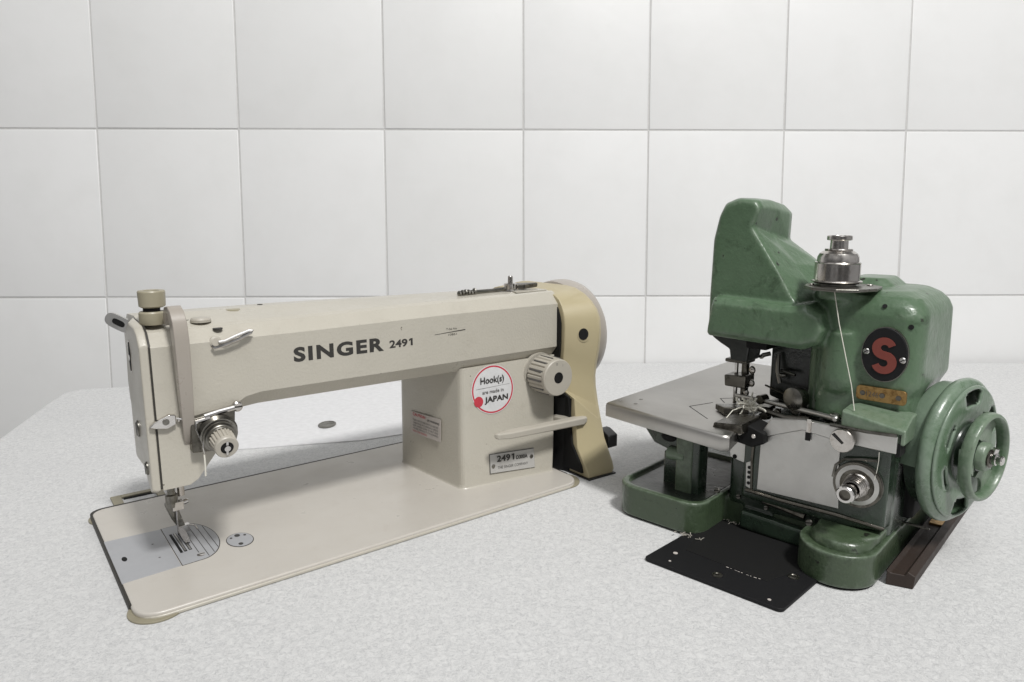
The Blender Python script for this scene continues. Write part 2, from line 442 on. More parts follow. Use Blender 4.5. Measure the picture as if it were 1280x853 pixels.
# thread hanger loop at the back top of the face plate
q = MB()
hc = Vector((28.4, 140, 214.2)); hl = Vector((-.69, .53, .45)).normalized(); hs = Vector((.36, -.27, .87)); hs = (hs-hl*hs.dot(hl)).normalized(); hn = hl.cross(hs)
def se(a, b, t, n=36):
    o = []
    for i in range(n):
        c_, s_ = math.cos(2*PI*i/n), math.sin(2*PI*i/n)
        o.append(hc+hl*a*math.copysign(abs(c_)**.55, c_)+hs*b*math.copysign(abs(s_)**.8, s_)+hn*t)
    return o
q.rings([se(12.6, 6.4, -1.6), se(12.6, 6.4, 1.4), se(11.6, 5.4, 2.2), se(6.6, 3.4, 2.2), se(6, 2.8, 1.4), se(6, 2.8, -1.6)], loop=True)
q.tube([hc-hl*11, hc-hl*15, (36.5, 134, 203), (35, 122, 194), (32, 112, 188)], [3.6, 4.2, 4.6, 5, 3], 12)
q.build('thread_hanger', 'hangermetal', A)
q = MB(); q.rings([se(6.2, 3, -1.2), se(6.2, 3, -.6)]); q.build('hanger_slot', 'void', A)
# presser regulating knob
q = MB(); q.lathe([(10.2, 0), (10.6, 1), (10.4, 10), (9.6, 11.3)], (47, 92, 217), (0, 0, 1), 36); kb = q.build('regulator_knob', 'olive', A)
q = MB(); q.lathe([(6.8, 0), (6.8, 6)], (47, 92, 227.5), (0, 0, 1), 24); q.build('regulator_stem', 'void', kb)
q = MB(); q.lathe([(8.6, 0), (10.6, 1.2), (11, 13.5), (10.4, 14.6), (8.3, 14.8), (6.5, 14.5), (6, 13), (5.6, 6)], (48, 93, 231.5), (0, 0, 1), 36, ends=True); q.build('regulator_cap', 'olive', kb)
# take-up guard: curved strap over the top edge and down the front
outer = [(84, 217), (80, 227), (71, 233.5), (58, 235.5), (48, 232), (42.5, 223), (42, 208), (47, 168), (53, 135), (60, 117), (63.5, 112)]
inner = [(75, 217), (73, 224), (67, 228.5), (59, 229), (54, 224), (51, 214), (52, 200), (57, 165), (61, 140), (63.5, 120), (64, 114)]
q = MB()
wd = [5.6, 5.6, 5.6, 5.6, 5.7, 5.8, 5.8, 5.4, 4.8, 4, 3]
xc_ = [59, 58.6, 58, 57.6, 57.4, 57.8, 58.4, 59.6, 60.6, 61.4, 61.8]
rs = []
for (a, b, wv, xc) in zip(outer, inner, wd, xc_):
    rs.append([(xc-wv, a[0], a[1]), (xc+wv, a[0], a[1]), (xc+wv, b[0], b[1]), (xc-wv, b[0], b[1])])
q.rings(rs); q.build('take_up_guard', 'taupe', A, bevel=2.3, seg=4, ang=45)
# top plugs
for (x, y, r, h) in ((86, 92, 8.8, 2.6), (122.8, 121.4, 6.8, .7), (82.9, 52, 0, 0)):
    if r:
        q = MB(); q.lathe([(r, -1.2), (r, h*.4), (r*.86, h), (r*.5, h*1.15)], (x, y, 216.6 if x < 100 else 220.4), (0, 0, 1), 32); q.build('oil_plug', 'olive' if x > 100 else 'greige', A)
for (x, y, z, r) in ((94.5, 71, 210.6, 4.2), (76, 103, 216, 3), (155, 140, 220.4, 2.6)):
    q = MB(); q.lathe([(r, 0), (r, .9)], (x, y, z), (0, 0, 1), 20); q.build('oil_hole', 'ink', A)
# wire thread guide on the upper front edge
q = MB()
q.tube([(86, 61, 197.5), (88, 59, 196), (96, 58, 198), (108, 57.5, 202), (119, 58, 206.5), (121, 58.5, 208), (118, 59, 208.3), (106, 59.5, 204.5), (97, 60, 201), (92, 61, 200.5)], 1.5, 8)
q.build('wire_guide', 'chrome', A)
q = MB(); q.lathe([(5.5, 0), (5.2, 2.4), (3.5, 3.4)], (90, 65.5, 200), (0, -1, .2), 20); q.build('guide_boss', 'greige', A)
# small clamp guide by the face plate seam
q = MB(); q.rings([[(x, y, z) for x, z in ((31, 134.5), (35, 138), (47, 143), (52, 142), (52, 134), (45, 131), (36, 132.5))] for y in (62.8, 58.5)]); cg = q.build('clamp_guide', 'chrome', A, bevel=.8)
q = MB(); q.lathe([(2.8, 0), (2.6, 1.2)], (44, 58.6, 137.3), (0, -1, 0), 16); q.build('guide_screw', 'gun', cg)
q = MB(); q.ball((54.5, 60, 137), 1.8, 6); q.tube([(52, 60, 139), (56, 57, 138), (58, 60, 134)], .8, 6); q.build('thread_hook', 'chrome', A)
# tension unit
q = MB(); q.prism([(62, 107), (62, 137), (100, 142), (98, 117), (84, 105)], 63.5, 54, 'y'); q.build('tension_bracket', 'oily', A, bevel=1)
q = MB(); q.tube([(74, 55, 137.5), (86, 54, 140), (99, 54, 141.5)], 2.4, 10); q.tube([(66, 54, 134), (78, 53, 136)], 1.8, 8)
q.tube([(67, 55, 136), (66, 53, 128), (69, 52, 118), (72, 50, 113)], .9, 8); q.build('thread_arm', 'chrome', A)
q = MB(); q.lathe([(4.8, 0), (4.6, 2.5), (3.4, 3.4)], (103, 60, 141), (0, -1, 0), 18); sc = q.build('bracket_screw', 'cap', A)
q = MB(); q.box(99.5, 106.5, 56.4, 56.7, 140.3, 141.8); q.build('screw_slot', 'ink', sc)
AX = (-.02, -1, -.22)
TC0 = Vector((84, 57, 121.5)); AV = Vector(AX).normalized()
q = MB(); q.lathe([(16.5, 0), (17, 2), (14, 5)], TC0, AX, 32); q.build('tension_base', 'oily', A)
q = MB(); q.lathe([(15.4, 6), (15.8, 6.8), (10, 8)], TC0, AX, 40); q.lathe([(10, 8.4), (14.6, 9.4), (14.4, 10.2)], TC0, AX, 40); q.build('tension_disc', 'gun', A)
q = MB(); q.lathe([(11.4, 9), (11.8, 12), (10.6, 14)], TC0, AX, 32); q.lathe([(12.2, 12), (12.8, 12.6), (12.2, 13.2)], TC0, AX, 32); q.build('tension_spring', 'gun', A)
q = MB()
ns = 20; wv_ = AV; uu = (Vector((0, 0, 1))-wv_*wv_.z).normalized(); vv = wv_.cross(uu)
def kr(t, k): return [TC0+wv_*t+(uu*math.cos(2*PI*i/(ns*4))+vv*math.sin(2*PI*i/(ns*4)))*k*(10.2 if (i % 4) in (0, 1) else 8.9) for i in range(ns*4)]
q.rings([kr(13, 1.03), kr(28, .96)])
q.lathe([(9.9, 27), (9.8, 30), (9, 31), (5.4, 31), (5, 29)], TC0, AX, 36)
tk = q.build('tension_knob', 'greige', A)
q = MB(); q.cyl(TC0+wv_*29, AX, 5.3, 2.2, 20); q.build('knob_bore', 'void', tk)
q = MB(); q.cyl(TC0+wv_*29, AX, 2.6, 4, 12); q.rings([[TC0+wv_*t+uu*a+vv*b for a, b in ((-6.5, -.9), (6.5, -.9), (6.5, .9), (-6.5, .9))] for t in (31, 32)]); q.build('knob_stud', 'chrome', tk)
# check spring and loose thread end
q = MB(); q.tube([(70, 49, 119), (69, 47, 112), (70, 48, 107)], .6, 6); q.build('check_spring', 'chrome', A)
# head underside: presser bar, needle bar
q = MB(); q.lathe([(4, 0), (4, 40)], (66, 139, 40), (0, 0, 1), 16); q.build('presser_bar', 'cap', A)
q = MB(); q.lathe([(5.2, 0), (5.6, 6), (5.6, 12), (3.6, 13), (3.6, 50)], (56.5, 132, 33), (0, 0, 1), 18); nb = q.build('needle_bar', 'gun', A)
q = MB(); q.lathe([(.6, 0), (.9, 8), (1.1, 30), (2.2, 32), (2.6, 36)], (60, 132.5, 2), (0, 0, 1), 10); q.build('needle', 'chrome', nb)
q = MB(); q.box(56, 66, 127, 134, 29, 38); q.cyl((66, 131, 35), (1, 0, .2), 2.6, 5, 12); q.build('needle_clamp', 'chrome', nb, bevel=.8)
q = MB(); q.prism([(51, 33), (56, 38), (61, 34), (66, 14), (68, 8), (62, 6), (56, 18)], 143, 136, 'y'); q.build('presser_shank', 'gun', A, bevel=1)
q = MB()
q.box(60.5, 71, 134, 140, 2.6, 10)
q.rings([[(60.8, 140, 2.2), (67.5, 140, 2.2), (67.5, 140, 4.6), (60.8, 140, 4.6)], [(60.8, 116, 1.2), (66, 116, 1.2), (66, 116, 2.6), (60.8, 116, 2.6)], [(61, 110, 2.5), (65.4, 110, 2.5), (65.4, 110, 3.6), (61, 110, 3.6)]])
q.tube([(70, 137, 9), (76, 134, 7), (77, 131, 4)], .9, 8)
q.build('presser_foot', 'chrome', A, bevel=.4)

# stitch length dial
DX = (-.02, -1, 0)
q = MB()
ns = 24; pp = []
for i in range(ns*4):
    a = 2*PI*i/(ns*4); rr = 22.6 if (i % 4) in (0, 1, 3) else 20.9
    pp.append((rr*math.cos(a), rr*math.sin(a)))
q.rings([[(462.5+x*k, yy, 121.3+z*k) for x, z in pp] for yy, k in ((60, 1.02), (34, .985))])
q.lathe([(22, 0), (22, 4), (21, 5.2), (6.8, 5.2), (6.6, 2)], (462, 34, 121.2), DX, 48)
sd = q.build('stitch_dial', 'greige', A, ang=25)
q = MB(); q.cyl((462, 31, 121.2), DX, 6.6, 2.5, 24); q.build('dial_bore', 'void', sd)
q = MB()
for i in range(24):
    a = 2*PI*(i+.5)/24
    if i % 2: continue
    q.box(462.3+22.3*math.cos(a)-.9, 462.3+22.3*math.cos(a)+.9, 37, 58, 121.3+22.3*math.sin(a)-.9, 121.3+22.3*math.sin(a)+.9)
q.build('dial_groove', 'greyink', sd)
q = MB(); q.lathe([(25, 0), (24.5, 4)], (463, 68, 121.3), (0, -1, 0), 40); q.build('dial_collar', 'greige', A)
# dial ticks on the face
for s_, ang in (('1', 60), ('2', 25), ('3', -10), ('0', 95), ('4', -45)):
    a = R(ang)
    text('dial_number', s_, 'greyink', sd, (461+17*math.cos(a)-1.5, 28.7, 121.2+17*math.sin(a)-1.8), 3.2, depth=.05)
# reverse lever
q = MB()
q.rings([[(373, 38, 62), (376, 33, 60.5), (376, 33, 67.5), (373, 38, 67.5)], [(390, 39, 60.5), (392, 29, 59.5), (392, 29, 67.5), (390, 39, 69)], [(503, 34, 58), (501, 24, 57), (501, 24, 66.5), (503, 34, 68)], [(510, 32, 60), (508, 26, 59.5), (508, 26, 65.5), (510, 32, 66.5)]])
q.rings([[(478, 60, 59), (494, 60, 59), (494, 60, 66), (478, 60, 66)], [(478, 32, 59.5), (503, 32, 59.5), (503, 32, 66), (478, 32, 66)]])
q.build('reverse_lever', 'greige', A, bevel=2, seg=3)
# name plate
def yped(x, z):   # pedestal front face depth at (x, z)
    K = ((0, 346, 62.5, 470, 45.5), (4, 346.2, 62.5, 470.4, 46), (30, 347, 63, 474, 49), (90, 348.5, 65, 482, 58), (140, 350, 67.5, 489, 66))
    for a, b in zip(K, K[1:]):
        if z <= b[0] or b[0] == 140:
            t = (z-a[0])/(b[0]-a[0]); xl, yl, xr, yr = [a[i]+(b[i]-a[i])*t for i in (1, 2, 3, 4)]; break
    return yl+(yr-yl)*(x-xl)/(xr-xl)
def onped(pts, off):
    return [(x, yped(x, z)-off, z) for x, z in pts]
cr = [(382.5, 12.6), (443, 9.2), (443, 31.8), (382.5, 34.8)]
q = MB(); q.rings([onped([(381.9, 12.2), (443.4, 8.8), (443.4, 32.6), (381.9, 35.6)], .1), onped([(381.9, 12.2), (443.4, 8.8), (443.4, 32.6), (381.9, 35.6)], .9)]); npb = q.build('name_plate', 'greyink', A)
q = MB(); q.rings([onped(cr, .5), onped(cr, 1.3)]); q.build('plate_face', 'platelabel', npb)
n = MB(); 
xd = Vector((1, (yped(440, 20)-yped(390, 20))/50, -.045)).normalized()
def pedp(x, z, off): return (x, yped(x, z)-off, z)
text('model_number', '2491', 'ink', npb, pedp(391, 24.6, 1.5), 8, xd, (0, 0, 1), 24, .03)
text('plate_lettering', 'D300A', 'ink', npb, pedp(417.5, 23.8, 1.5), 4.4, xd, (0, 0, 1), 16, .03)
text('plate_small_lettering', 'THE SINGER COMPANY', 'greyink', npb, pedp(392, 16.3, 1.5), 3.4, xd, (0, 0, 1), 42, .0)
for (x, z) in ((386.3, 20.5), (439, 23)):
    q = MB(); screw(q, pedp(x, z, 1.2), (0, -1, 0), 2.5, .9); q.build('plate_screw', 'gun', npb)
# round sticker
SCX, SCZ = 391.5, 111.2
sx_, sz_ = 29.6, 28.6
def disc(mb, k, off, cx=SCX, cz=SCZ, rx=None, rz=None, th=.25, hole=0):
    rx = rx or sx_*k; rz = rz or sz_*k
    P = [(cx+rx*math.cos(2*PI*i/48), cz+rz*math.sin(2*PI*i/48)) for i in range(48)]
    mb.rings([onped(P, off), onped(P, off+th)])
q = MB(); disc(q, 1, .1); STK = q.build('round_sticker', 'white', A); STK['label'] = 'round white sticker with a red ring and handwritten lettering'
def annulus(k0, k1, off):
    q = MB(); P = lambda k: onped([(SCX+sx_*k*math.cos(2*PI*i/64), SCZ+sz_*k*math.sin(2*PI*i/64)) for i in range(64)], off)
    q.rings([P(k0), P(k1)], cap=False); return q
annulus(.97, .905, .42).build('sticker_ring', 'red', STK)
q = MB(); disc(q, 1, .4, SCX-20.4, SCZ-12, 6.2, 6.2, .1); q.build('red_dot', 'red', STK)
xs = Vector((1, (yped(410, 112)-yped(370, 112))/40, 0)).normalized()
text('handwriting', 'Hook(s)', 'ink', STK, pedp(SCX-17, SCZ+5.2, .5), 10.6, xs, (0, 0, 1), 33, .02)
text('small_print', 'are made in', 'greyink', STK, pedp(SCX-15, SCZ-4.2, .5), 4.4, xs, (0, 0, 1), 30, .015)
text('handwriting', 'JAPAN', 'ink', STK, pedp(SCX-12.5, SCZ-16.5, .5), 9, xs, (0, 0, 1), 33, .03)
q = MB(); q.tube([pedp(SCX-23, SCZ+2.6, .5), pedp(SCX+24, SCZ+3.6, .5)], .18, 4); q.build('rule_line', 'greyink', STK)
# paper label on the left pedestal face
q = MB()
def xl(y, z): return 346-(y-62.5)*.081+2*z/100-.9
def onl(pts, off): return [(xl(y, z)-off, y, z) for y, z in pts]
P = [(102, 47), (163, 45.5), (163, 73), (102, 74.5)]
q.rings([onl(P, .2), onl(P, .6)]); LB = q.build('paper_label', 'pale', A)
yd = Vector((.081, -1, 0)).normalized()
def lp_(y, z): return (xl(y, z)-.7, y, z)
text('label_lettering', 'CAUTION', 'red', LB, lp_(158, 68.5), 3.6, yd, (0, 0, 1), 26, .02)
text('label_lettering', '(A) WARNING', 'ink', LB, lp_(128, 66.2), 3.4, yd, (0, 0, 1), 24, .02)
for k, (s_, m_) in enumerate((('TURN OFF POWER SWITCH BEFORE', 'greyink'), ('THREADING OR CHANGING NEEDLE', 'greyink'), ('KEEP HANDS CLEAR OF BELT AND', 'greyink'), ('WHEEL WHILE IT IS RUNNING', 'greyink'), ('READ THE MANUAL', 'red'))):
    text('label_lettering', s_, m_, LB, lp_(158, 62-k*3.5), 2.2, yd, (0, 0, 1), 52 if k < 4 else 30, .0)
# lettering on the arm
def lay(s, x0, x1, z, h, mat='ink', bold=.03, nm='arm_lettering', sp=1.): 
    return text(nm, s, mat, A, (x0, 62.85, z), h, (1, 0, 0), (0, 0, 1), x1-x0, bold, sp, depth=.05)
lay('SINGER', 158.5, 252.5, 173.4, 14.2, 'ink', .042, sp=1.18)
lay('2491', 259, 286.3, 175, 8.3, 'ink', .03, nm='arm_number')
lay('T-56 No', 328, 342, 187, 2.2, 'ink', .0, nm='serial_lettering')
lay('10B51', 331, 341.5, 180.8, 2.2, 'ink', .0, nm='serial_lettering')
q = MB(); q.rings([[(313.5, 62.7, 183.8), (353, 62.7, 186.1), (353, 62.7, 185.2), (313.5, 62.7, 183.5)], [(313.5, 62.9, 183.8), (353, 62.9, 186.1), (353, 62.9, 185.2), (313.5, 62.9, 183.5)]]); q.build('serial_rule', 'ink', A)

# bobbin winder on top
q = MB()
q.tube([(388, 103, 221), (420, 104, 221), (452, 104, 222.5)], [2.6, 2.4, 2.6], 10)
q.build('winder_rod', 'gun', A)
q = MB()
for i in range(6): q.ball((372+i*4.2, 102, 220.8+(.8 if i % 2 else 0)), (2.4, 4.2, 4.6 if i in (2, 5) else 3.4), 6)
q.build('winder_spring', 'gun', A)
q = MB(); q.lathe([(10, 0), (9.6, 1.8), (7.8, 2.2), (8, 8), (6.8, 9), (3.2, 9.2), (3.1, 17), (2.4, 18)], (448, 104, 219.5), (0, 0, 1), 28); q.build('winder_post', 'cap', A)
q = MB(); q.prism([(452, 96), (462, 93), (492, 104), (470, 116), (452, 116)], 221, 227, 'z'); q.build('winder_lever', 'oily', A, bevel=1.5)
q = MB(); q.prism([(440, 82), (488, 82), (488, 102), (446, 102)], 218.3, 220, 'z'); q.build('winder_plate', 'cream', A, bevel=.4)

# belt guard (tan)
Rr = [(92, 222), (77, 220.5), (62, 215), (49, 207), (39.5, 198), (33.6, 187), (31.5, 168), (34, 145), (37.5, 130), (40, 112), (39, 98), (34, 76), (29, 58.3), (21.4, 33), (6, 5), (3, -4.5)]
Ll = [(80, 216), (68, 213.5), (60, 209), (56, 202), (53.5, 194), (52, 185), (52, 175), (52, 160), (53, 147), (54, 135), (54, 120), (53.7, 97.6), (34, 90), (26.1, 29.4), (8, 4), (5.5, -4.5)]
xR = [530]*16
xL = [489, 489, 489, 489, 490, 491, 492, 492, 492, 492, 492, 492, 493, 492, 492, 492]
def mir(P): return P+[(262-y, z) for y, z in P[::-1]]
gR = [(x, y, z) for x, (y, z) in zip(xR+xR[::-1], mir(Rr))]
gL = [(x, y, z) for x, (y, z) in zip(xL+xL[::-1], mir(Ll))]
gM = [(a[0]+1.5, b[1]+(130-b[1])*.012, b[2]-1.0 if b[2] > 100 else b[2]) for a, b in zip(gR, gR)]
q = MB(); q.rings([gL, gR, [(537, 131+(y-131)*.97, 110+(z-110)*.975) for x, y, z in gR]])
BG = q.build('belt_guard', 'tan', A, bevel=1.2, seg=3, ang=38)
Lo = mir(Ll)
q = MB(); 
IN = [(131+(y-131)*.93, 100+(z-100)*.95) for y, z in Lo]
q.rings([[(488.4, *p) for p in IN], [(491.5, *p) for p in IN]])
q.build('guard_cavity_dark', 'void', BG)  # black slab paints the shaded inside of the guard
# black solid painting the dark of the belt opening beside the pedestal
q = MB(); q.rings([[(483, 66, -5.6), (491.4, 40, -5.6), (491.4, 38, 88), (483, 60, 88)], [(491.8, 60, -5.6), (491.8, 40, -5.6), (491.8, 38, 89), (491.8, 60, 89)]]); q.build('belt_opening_dark', 'void', BG)
HN = Vector((-.47, -.88, 0)); HC = Vector((513, 41.5, 166.7))
q = MB(); q.lathe([(7.4, 0), (7.2, 1.3)], HC, HN, 20, sy=.85); q.build('guard_hole', 'void', BG)
q = MB(); q.lathe([(9.6, 0), (9.2, .7), (7.4, .9)], HC+Vector((.7, 0, -.7)), HN, 24, sy=.88); q.build('hole_rim', 'tan', BG)
q = MB(); q.rings([[(490, 2.5, -5.9), (534, 1, -5.9), (534, 260, -5.9), (490, 260, -5.9)], [(490, 2.5, -4.2), (534, 1, -4.2), (534, 260, -4.2), (490, 260, -4.2)]]); q.build('guard_foot', 'black', BG)
q = MB(); q.prism([(20, 20), (20, 36), (33, 42), (40, 42), (40, 18)], 540, 556, 'x'); q.build('guard_clip', 'black', BG, bevel=1.5)
# hand wheel
q = MB(); q.lathe([(60, 536), (69, 540), (71, 552), (71, 562), (68.5, 571), (63, 577), (50, 580), (20, 580)], (0, 129, 154.5), (1, 0, 0), 64, sy=1.04, up=(0, 0, 1)); q.build('handwheel', 'taupe', A)

# ------------------------------------------------------------------ overlock machine
O2 = (.21365995, .66919723, 0)
B = thing('overlock_sewing_machine', 'compact green cast overlock sewing machine with a steel work plate and chrome oiler cap', 'sewing machine', O2, R(-43))
# base casting
q = MB()
q.prism(rrect(-104, -3, -42, 120, (24, 20, 10, 24)), 2, 30)
q.prism(rrect(-104, 152, 13, 240, (20, 10, 26, 26)), 2, 30)
q.prism(rrect(86, 152, -47, 120, (34, 32, 10, 10), 10), 2, 30)
# raised rims
def rim(mb, P, w, z0, z1):
    c = Vector((sum(p[0] for p in P)/len(P), sum(p[1] for p in P)/len(P)))
    I = [tuple(Vector(p)+(c-Vector(p)).normalized()*w) for p in P]
    mb.rings([[(x, y, z0) for x, y in P], [(x, y, z1) for x, y in P], [(x, y, z1) for x, y in I], [(x, y, z0) for x, y in I]], loop=True)
q2 = rrect(-104, -3, -42, 120, (24, 20, 10, 24))
rim(q, q2, 8, 25, 35)
q3 = rrect(86, 152, -47, 60, (34, 32, 10, 10), 10)
rim(q, q3, 7, 25, 32)
BASE = q.build('base', 'greenshade', B, remesh=1.5, smooth=5)
q = MB(); q.prism(rrect(-95, -12, -33, 110, 14), 30.6, 31.3); q.build('oil_tray', 'oilblack', BASE)
q = MB(); q.prism(rrect(-103.5, 151, 12, 238, (22, 10, 26, 26)), .2, 4); q.prism(rrect(88, 150, -44, 60, 30, 10), .2, 4); q.prism(rrect(-100, -6, -38, 60, 22), .2, 4); q.build('base_foot', 'void', BASE)
q = MB(); q.lathe([(27, 0), (27, 5), (24, 10), (18, 12), (6, 13)], (120, -9, 27), (0, 0, 1), 32, sy=.95); q.prism(rrect(96, 148, -15, 40, 14), 28, 40); q.build('foot_boss', 'greenshade', BASE, remesh=1.4, smooth=8)

# lower body (dark, oily)
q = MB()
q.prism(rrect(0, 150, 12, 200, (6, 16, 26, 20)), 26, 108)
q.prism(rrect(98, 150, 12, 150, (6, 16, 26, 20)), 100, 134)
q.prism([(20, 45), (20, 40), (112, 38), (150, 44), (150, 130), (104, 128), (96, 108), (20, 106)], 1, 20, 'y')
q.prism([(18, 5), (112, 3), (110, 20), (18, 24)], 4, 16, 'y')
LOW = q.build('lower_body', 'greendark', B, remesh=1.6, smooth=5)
q = MB(); q.tube([(24, 1, 48), (60, -.5, 47.5), (112, 0, 48), (150, 2, 46)], 1.9, 10); q.tube([(30, 1, 48), (29, 0, 80), (30, 0, 104)], 1.4, 8); q.build('body_lip', 'oily', LOW)
q = MB(); q.tube([(40, 8, 39), (60, 6, 38), (82, 4, 36)], 3.4, 10); q.build('oil_channel', 'oily', LOW)
for (x, y, z, r) in ((88, -1, 33.5, 3.4), (16, 5, 37, 2.6), (45, 4, 34, 2.4), (-4, -2, 40, 3)):
    q = MB(); screw(q, (x, y, z), (0, -1, .25), r, 2.4); s_ = q.build('casing_screw', 'gun', LOW)
    q = MB(); q.rings([[(x-r*.8, y-2.6, z-.2), (x+r*.8, y-2.6, z+1), (x+r*.8, y-2.6, z+1.8), (x-r*.8, y-2.6, z+.7)], [(x-r*.8, y-2.9, z-.2), (x+r*.8, y-2.9, z+1), (x+r*.8, y-2.9, z+1.8), (x-r*.8, y-2.9, z+.7)]]); q.build('screw_slot', 'void', s_)

# upper body + head casting (one casting)
q = MB()
q.rings([[(p[0], p[1], z) for p in P] for P, z in (
    (rrect(82, 155, 24, 150, (14, 16, 26, 20)), 128),
    (rrect(82, 156, 22, 150, (14, 18, 26, 20)), 158),
    (rrect(82, 160, 22, 154, (14, 18, 18, 20)), 168),
    (rrect(82, 160, 22, 152, (14, 18, 26, 20)), 230),
    (rrect(84, 157, 25, 149, (14, 18, 26, 20)), 238),
    (rrect(86, 151, 31, 143, (14, 18, 26, 20)), 245),
    (rrect(90, 141, 42, 132, (10, 16, 20, 20)), 250))])
q.rings([[(x, y, 236) for x, y in rrect(74, 122, 68, 132, 14)], [(x, y, 252) for x, y in rrect(77, 119, 71, 129, 12)], [(x, y, 258) for x, y in rrect(82, 112, 77, 124, 8)]])
q.prism(rrect(60, 100, 40, 150, 10), 128, 246)
# head tower
out = [(-37, 197), (-37.3, 234), (-36, 292), (-31, 315), (-25, 328), (-12, 333), (8, 331), (13, 324), (6.5, 304.8), (36, 262), (50, 239), (62, 228), (84, 222), (90, 200), (80, 197)]
outr = out[:5]+[(-12, 331), (6, 328), (13, 318), (12.5, 291), (36, 275), (50, 265), (66, 254), (86, 244), (92, 200), (80, 197)]
mid_ = [((a[0]+b[0])/2-(2 if 284 < a[1] < 310 and a[0] > 0 else 0), (a[1]+b[1])/2) for a, b in zip(out, outr)]
q.rings([[(x+(3.5 if x < 0 else -1.5), 20, z-(3 if z > 320 else 0)) for x, z in out], [(x, 26, z) for x, z in out], [(x, 60, z+(1.5 if z > 320 else 0)) for x, z in mid_], [(x, 94, z-(1 if z > 320 else 0)) for x, z in outr], [(x+(5 if x < 0 else -3), 108, z-(5 if z > 320 else 0)) for x, z in outr]])
# head lower box with a bulged end
lb = [(-30, 196), (-25, 236), (54, 233), (66, 236), (80, 228), (85, 214), (80, 200), (66, 193)]
q.rings([[(x*.96+1, 4, 214+(z-214)*.72) for x, z in lb], [(x, 10, z) for x, z in lb], [(x, 60, z) for x, z in lb]])
# rounded lobe under the oiler plate, neck
q.lathe([(12, 0), (19, 6), (21.5, 16), (21, 38), (20, 60)], (95, 37, 152), (0, 0, 1), 28)
q.cyl((92, 46, 130), (0, 0, 1), 24, 116, 28)
q.cyl((86, 38, 240), (0, 0, 1), 20, 10, 28)
BODY = q.build('body', 'green', B, remesh=1.5, smooth=10)
# ledge below the medallion
q = MB(); q.rings([[(108, -2, 129), (160, -2, 124), (160, 30, 124), (108, 30, 129)], [(108, -2, 146), (160, -2, 137), (160, 30, 139), (108, 30, 148)], [(116, 20, 150), (160, 20, 146), (160, 34, 146), (116, 34, 150)]])
q.build('front_ledge', 'green', B, bevel=1.8)
# seam in front of ledge
q = MB(); q.tube([(100, -3.5, 132), (130, -3.5, 131.5), (154, -3.5, 133)], 1.6, 8); q.build('ledge_seam', 'gun', B)

# medallion
def disc2(name, mat, parent, rx, rz, y, th=1.0, cx=132.7, cz=196.5, bev=0):
    q = MB(); P = [(cx+rx*math.cos(2*PI*i/56), cz+rz*math.sin(2*PI*i/56)) for i in range(56)]
    q.prism(P, y, y-th, 'y'); return q.build(name, mat, parent, bevel=bev)
MD = disc2('medallion', 'blackplate', B, 18.2, 23.6, 22.5, 4.5, bev=.8); MD['label'] = 'round black badge with a faded red letter S'
disc2('badge_rim', 'gun', MD, 18.9, 24.3, 22.6, 3.2)
# letter S as a swept ribbon
q = MB()
spine = []
for i in range(15): 
    a = R(20)+R(235)*i/14; spine.append((132.6+7.6*math.cos(a), 203.6+7.4*math.sin(a)))
sp2 = []
for i in range(15):
    a = R(75)-R(235)*i/14; sp2.append((132.8+8.2*math.cos(a), 188.4+8.0*math.sin(a)))
spine = spine+sp2[1:]
L_, R_ = [], []
for i, p in enumerate(spine):
    a = Vector(spine[max(i-1, 0)]); b = Vector(spine[min(i+1, len(spine)-1)]); d = (b-a).normalized(); nn = Vector((-d.y, d.x))
    wv = 3.3+.9*math.sin(PI*i/(len(spine)-1))
    C_ = Vector((132.7, 196)); pv = C_+(Vector(p)-C_)*.84
    L_.append(pv+nn*wv*.86); R_.append(pv-nn*wv*.86)
q.rings([[(l.x, 17.2, l.y), (r.x, 17.2, r.y), (r.x, 18.4, r.y), (l.x, 18.4, l.y)] for l, r in zip(L_, R_)])
q.build('letter', 'oldred', MD)
for (x, z) in ((147.5, 193.5), (118.2, 198)):
    q = MB(); screw(q, (x, 18.2, z), (0, -1, 0), 2.7, 1.3); s_ = q.build('badge_screw', 'chrome', MD)
    q = MB(); q.tube([(x-1.7, 16.7, z-1.2), (x+1.7, 16.7, z+1.2)], .4, 6); q.build('screw_slot', 'void', s_)
# brass plate
q = MB(); q.prism(rrect(112.5, 153, 153.8, 166.6, 3), 22, 18.8, 'y'); BP = q.build('brass_plate', 'brass', B, bevel=.5)
q = MB()
for x in (118, 134, 147): q.lathe([(2.4, 0), (2.2, .8)], (x, 18.9, 160), (0, -1, 0), 14)
q.build('plate_rivet', 'oily', BP)
text('stamped_lettering', '1246', 'oily', BP, (121, 18.7, 157.6), 4.6, width=10, bold=.0)
# small hardware on the body
q = MB(); q.lathe([(2, 0), (2, .5)], (128, 24.5, 238), (0, -1, .6), 12); q.build('casting_hole', 'void', BODY)
q = MB(); q.lathe([(2.2, 0), (2.2, .7)], (150, 24, 222), (.3, -1, 0), 12); q.build('casting_hole', 'void', BODY)

